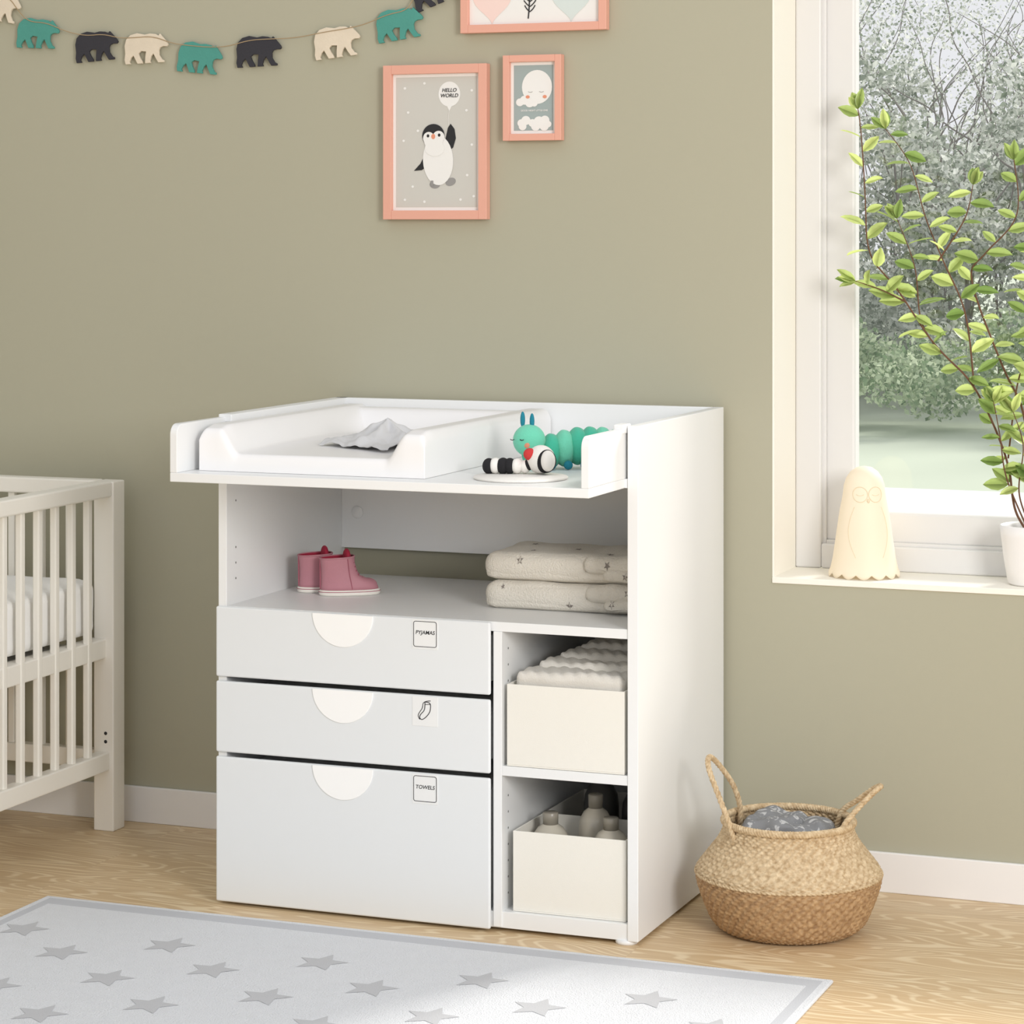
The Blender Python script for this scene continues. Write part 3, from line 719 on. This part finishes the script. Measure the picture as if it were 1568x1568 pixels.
be('cheek_a',808,148,3,2.5,M_orange,3); be('cheek_b',834,148,3,2.5,M_orange,3)
c=BP(818,169); text('caption','GOOD NIGHT LITTLE ONE',0.0052,c[0],-0.0136,c[1],M_paperW,E)
E=pframe(-0.6015,-0.261,1.809,2.06,M_paperW,0.018,0.004)
def hrt(cx,cz,s): 
    return [(cx+s*16*math.sin(t)**3/16,cz+s*(13*math.cos(t)-5*math.cos(2*t)-2*math.cos(3*t)-math.cos(4*t))/16) for t in [2*math.pi*i/40 for i in range(40)]]
M_blush=mat('art_blush',srgb(240,214,206),0.8,0.02,80); M_mint=mat('art_mist',srgb(212,222,219),0.8,0.02,80)
flat('leaf_blush',hrt(-0.53,1.875,0.045),-0.0130,M_blush,E); flat('leaf_mist',hrt(-0.345,1.875,0.045),-0.0130,M_mint,E)
tube('twig',[(-0.445,-0.0132,1.838),(-0.441,-0.0132,1.87),(-0.441,-0.0132,1.93)],0.0014,M_ink,E,res=1)
for i in range(6):
    z=1.853+0.011*i
    for sx in (-1,1): tube('twig_%d_%d'%(i,sx),[(-0.441,-0.0132,z),(-0.441+sx*0.008,-0.0132,z+0.005),(-0.441+sx*(0.012+0.002*i),-0.0132,z+0.014)],0.0012,M_ink,E,res=1)

# ---------------------------------------------------------------- bear garland
G=empty('bear_garland',(-1.2,-0.01,1.8))
bear=[(-0.50,0.10),(-0.46,0.26),(-0.36,0.37),(-0.20,0.41),(-0.02,0.36),(0.10,0.38),(0.22,0.36),(0.30,0.31),(0.335,0.36),(0.375,0.30),(0.42,0.24),(0.50,0.12),(0.52,0.06),(0.49,0.02),(0.40,0.03),(0.33,0.00),(0.30,-0.06),(0.30,-0.18),(0.36,-0.30),(0.41,-0.33),(0.41,-0.38),(0.28,-0.38),(0.22,-0.26),(0.17,-0.14),(0.12,-0.20),(0.08,-0.32),(0.10,-0.38),(-0.03,-0.38),(-0.02,-0.22),(0.0,-0.08),(-0.12,-0.06),(-0.18,-0.12),(-0.15,-0.22),(-0.10,-0.32),(-0.09,-0.38),(-0.21,-0.38),(-0.25,-0.28),(-0.30,-0.16),(-0.36,-0.22),(-0.40,-0.32),(-0.37,-0.38),(-0.49,-0.38),(-0.51,-0.26),(-0.49,-0.10)]
bl=[(-1.790,1.905,M_cream,-10),(-1.685,1.838,M_teal,-3),(-1.5266,1.804,M_blackb,4),(-1.395,1.796,M_cream,2),(-1.255,1.770,M_teal,-6),(-1.104,1.782,M_blackb,2),(-0.9074,1.798,M_cream,6),(-0.7533,1.834,M_teal,8),(-0.668,1.910,M_blackb,20)]
tops=[]
for i,(x,z,m,rt_) in enumerate(bl):
    a=math.radians(rt_); W=0.112; H=0.090
    pts=[(x+(p[0]*W)*math.cos(a)-(p[1]*H)*math.sin(a),z+(p[0]*W)*math.sin(a)+(p[1]*H)*math.cos(a)) for p in bear]
    prism('bear_%d'%i,pts,'y',-0.012,-0.006,m,G,0.0008)
    for px0 in (-0.22,0.2):
        tops.append((x+px0*W*math.cos(a)-0.35*H*math.sin(a),-0.0125,z+px0*W*math.sin(a)+0.30*H*math.cos(a)))
sp=[(-1.88,-0.0125,1.96)]
for i,t in enumerate(tops):
    if i%2==0 and i>0:
        a=tops[i-1]; sp.append(((a[0]+t[0])/2,-0.0125,(a[2]+t[2])/2-0.006))
    sp.append(t)
sp.append((-0.618,-0.0125,1.975))
tube('garland_string',sp,0.0011,M_string,G,res=1)

# ---------------------------------------------------------------- owl lamp
OL=empty('owl_night_light',(0.281,0.082,0.6435))
def scal(r,z,a,j):
    if z<0.012: return r*(1+0.03*abs(math.cos(7*a))), z+ (0.009*(1-abs(math.cos(7*a))) if z<0.002 else 0.003*(1-abs(math.cos(7*a))))
    return r,z
ox,oy,oz=0.281,0.082,0.6435
lampp=[(0.0735,0.0),(0.0735,0.009),(0.071,0.018),(0.066,0.04),(0.061,0.075),(0.056,0.11),(0.0515,0.14),(0.0465,0.165),(0.0445,0.178),(0.043,0.192),(0.038,0.208),(0.029,0.221),(0.016,0.230),(0.0,0.233)]
lathe('lamp_body',lampp,ox,oy,oz,M_lamp,OL,140,scal)
def lr(z):
    for (r0,z0),(r1,z1) in zip(lampp,lampp[1:]):
        if z0<=z<=z1: return r0+(r1-r0)*(z-z0)/max(1e-6,z1-z0)
    return 0.01
def onlamp(lx,z,off=0.0002):
    r=lr(z); th0=-1.15
    a=th0+lx/r
    return (ox+(r+off)*math.cos(a),oy+(r+off)*math.sin(a),oz+z)
for k,dx in enumerate((-0.017,0.017)):
    ring=[onlamp(dx+0.016*math.cos(2*math.pi*i/24),0.176+0.016*math.sin(2*math.pi*i/24)) for i in range(24)]
    tube('owl_eye_ring_%d'%k,ring,0.0009,M_lampd,OL,closed=True,res=1)
    tube('owl_eyelid_%d'%k,[onlamp(dx-0.008,0.176),onlamp(dx,0.171),onlamp(dx+0.008,0.176)],0.0007,M_lampd,OL,res=1)
    sgn=-1 if dx<0 else 1
    tube('owl_wing_line_%d'%k,[onlamp(sgn*(0.030+0.016*math.sin(t*math.pi)),0.150-0.105*t) for t in [i/8 for i in range(9)]],0.0007,M_lampd,OL,res=1)
c=onlamp(0,0.163,0.0); sphere('owl_beak',c,0.004,M_lampd,OL,(0.8,0.8,1.2))

# ---------------------------------------------------------------- potted plant
PL=empty('potted_branch_plant',(0.640,0.078,0.6435))
pcx,pcy=0.636,0.080
lathe('pot',[(0.0,0.0),(0.046,0.0),(0.050,0.004),(0.058,0.05),(0.064,0.100),(0.066,0.122),(0.063,0.123),(0.060,0.115),(0.058,0.10),(0.0,0.10)],pcx,pcy,0.6435,M_pot,PL,56)
lathe('soil_disc',[(0.0,0.098),(0.0595,0.101),(0.04,0.106),(0.0,0.108)],pcx,pcy,0.6435,M_soil,PL,40)
zt=0.745
branches=[
 [(0.630,zt),(0.598,0.80),(0.584,0.901),(0.515,1.052),(0.433,1.133),(0.350,1.256),(0.292,1.325),(0.284,1.447),(0.2745,1.584),(0.268,1.632)],
 [(0.515,1.052),(0.495,1.202),(0.446,1.311),(0.405,1.406),(0.371,1.516),(0.316,1.591)],
 [(0.640,zt),(0.618,0.983),(0.570,1.09),(0.5015,1.27),(0.529,1.325),(0.598,1.406),(0.591,1.5225)],
 [(0.370,1.225),(0.32,1.250),(0.268,1.268)],
 [(0.645,zt),(0.66,1.0),(0.655,1.25),(0.70,1.45),(0.71,1.56)],
 [(0.584,0.901),(0.600,1.05),(0.625,1.147),(0.612,1.26),(0.64,1.36)],
 [(0.446,1.311),(0.50,1.40),(0.515,1.47)],
 [(0.632,zt),(0.585,0.86),(0.572,0.95),(0.56,1.02)],
 [(0.65,zt),(0.69,0.95),(0.76,1.15),(0.80,1.32)],
 [(0.433,1.133),(0.40,1.19),(0.385,1.30),(0.345,1.40)],
 [(0.64,zt),(0.61,0.83),(0.62,0.93),(0.60,1.0)],
]
def ydep(i,t): return 0.080-0.045*math.sin(i*2.1)*t
random.seed(11)
bm=bmesh.new()
def leaf(bm,p,d,up,L_,W_):
    d=d.normalized(); s=d.cross(up)
    if s.length<1e-3: s=Vector((1,0,0))
    s.normalize(); n=s.cross(d)
    st=[(0,0),(0.18,0.6),(0.42,1.0),(0.68,0.85),(0.88,0.42),(1.0,0)]
    mid=[];lf=[];rg_=[]
    for t,w in st:
        c=p+d*(L_*t)-n*(0.18*L_*t*t)
        mid.append(bm.verts.new(c))
        if 0<t<1:
            lf.append(bm.verts.new(c+s*W_*w*0.5+n*0.10*W_)); rg_.append(bm.verts.new(c-s*W_*w*0.5+n*0.10*W_))
    for side in (lf,rg_):
        bm.faces.new([mid[0],side[0],mid[1]])
        for k in range(3): bm.faces.new([mid[k+1],side[k],side[k+1],mid[k+2]])
        bm.faces.new([mid[4],side[3],mid[5]])
for bi,b in enumerate(branches):
    keys=[(x,ydep(bi,min(1,max(0,(z-0.75)/0.5))) if bi not in (1,3,6,9) else ydep(0 if bi in(1,3,9) else 1,0.8)+0.02*k*(1 if bi!=3 else -1)*0.5,z) for k,(x,z) in enumerate(b)]
    pts=cat3(keys,40)
    tube('branch_%d'%bi,pts[::2],0.0027 if bi in(0,2,4,8) else 0.0020,M_bark,PL,taper=(1.0,0.4),res=2)
    acc=0; side=1
    for i in range(1,len(pts)):
        a=Vector(pts[i-1]); c=Vector(pts[i]); acc+=(c-a).length
        if acc>0.021 and c.z>0.84:
            acc=0; side=-side
            t=(c-a).normalized()
            lat=Vector((side*random.uniform(0.6,1.0),random.uniform(-0.5,0.3),random.uniform(-0.45,0.40)))
            d=lat+t*random.uniform(0.0,0.7)
            up=Vector((random.uniform(-0.6,0.6),random.uniform(-1.5,0.1),random.uniform(0.4,1)))
            Ls=random.uniform(0.038,0.060)
            leaf(bm,c,d,up,Ls,Ls*random.uniform(0.44,0.60))
    c=Vector(pts[-1]); t=(c-Vector(pts[-2])).normalized()
    for k in range(5):
        d=t+Vector((random.uniform(-0.8,0.8),random.uniform(-0.5,0.5),random.uniform(-0.1,0.4)))
        leaf(bm,c,d,Vector((0.2,-1.0,0.8)),random.uniform(0.034,0.048),0.020)
for v in bm.verts:
    if v.co.y>0.160: v.co.y=0.160
me=bpy.data.meshes.new('leaves'); bm.to_mesh(me); bm.free()
link('leaves',me,M_leaf,PL,True)

# ---------------------------------------------------------------- lights
w=bpy.data.worlds.new('sky'); sc.world=w; w.use_nodes=True
bg=w.node_tree.nodes['Background']; bg.inputs[0].default_value=(0.955,0.965,1.0,1); bg.inputs[1].default_value=0.88
def aim(o,target):
    d=Vector(target)-o.location; o.rotation_euler=d.to_track_quat('-Z','Y').to_euler()
s=bpy.data.lights.new('sun','SUN'); s.energy=3.8; s.angle=math.radians(14); s.color=(1,0.96,0.895)
so=bpy.data.objects.new('sun',s); COL.objects.link(so); so.rotation_euler=Vector((-0.30,-0.75,-0.60)).to_track_quat('-Z','Y').to_euler()
a=bpy.data.lights.new('assumed_area_light','AREA'); a.energy=125; a.shape='RECTANGLE'; a.size=1.2; a.size_y=1.5; a.color=(1,0.98,0.95)  # added soft area lamp, assumed from the leftward shadows; no window is built there
ao=bpy.data.objects.new('assumed_area_light',a); COL.objects.link(ao); ao.location=(3.3,-4.1,2.1); aim(ao,(-0.5,-0.3,0.6))

# ---------------------------------------------------------------- camera
cam=bpy.data.cameras.new('camera'); co=bpy.data.objects.new('camera',cam); COL.objects.link(co)
co.location=(1.600,-5.356,1.386); co.rotation_euler=(math.pi/2,0,math.radians(21.3))
cam.sensor_width=36; cam.lens=36*4007/1568; cam.shift_y=-(784-345)/1568; cam.clip_end=200
sc.camera=co
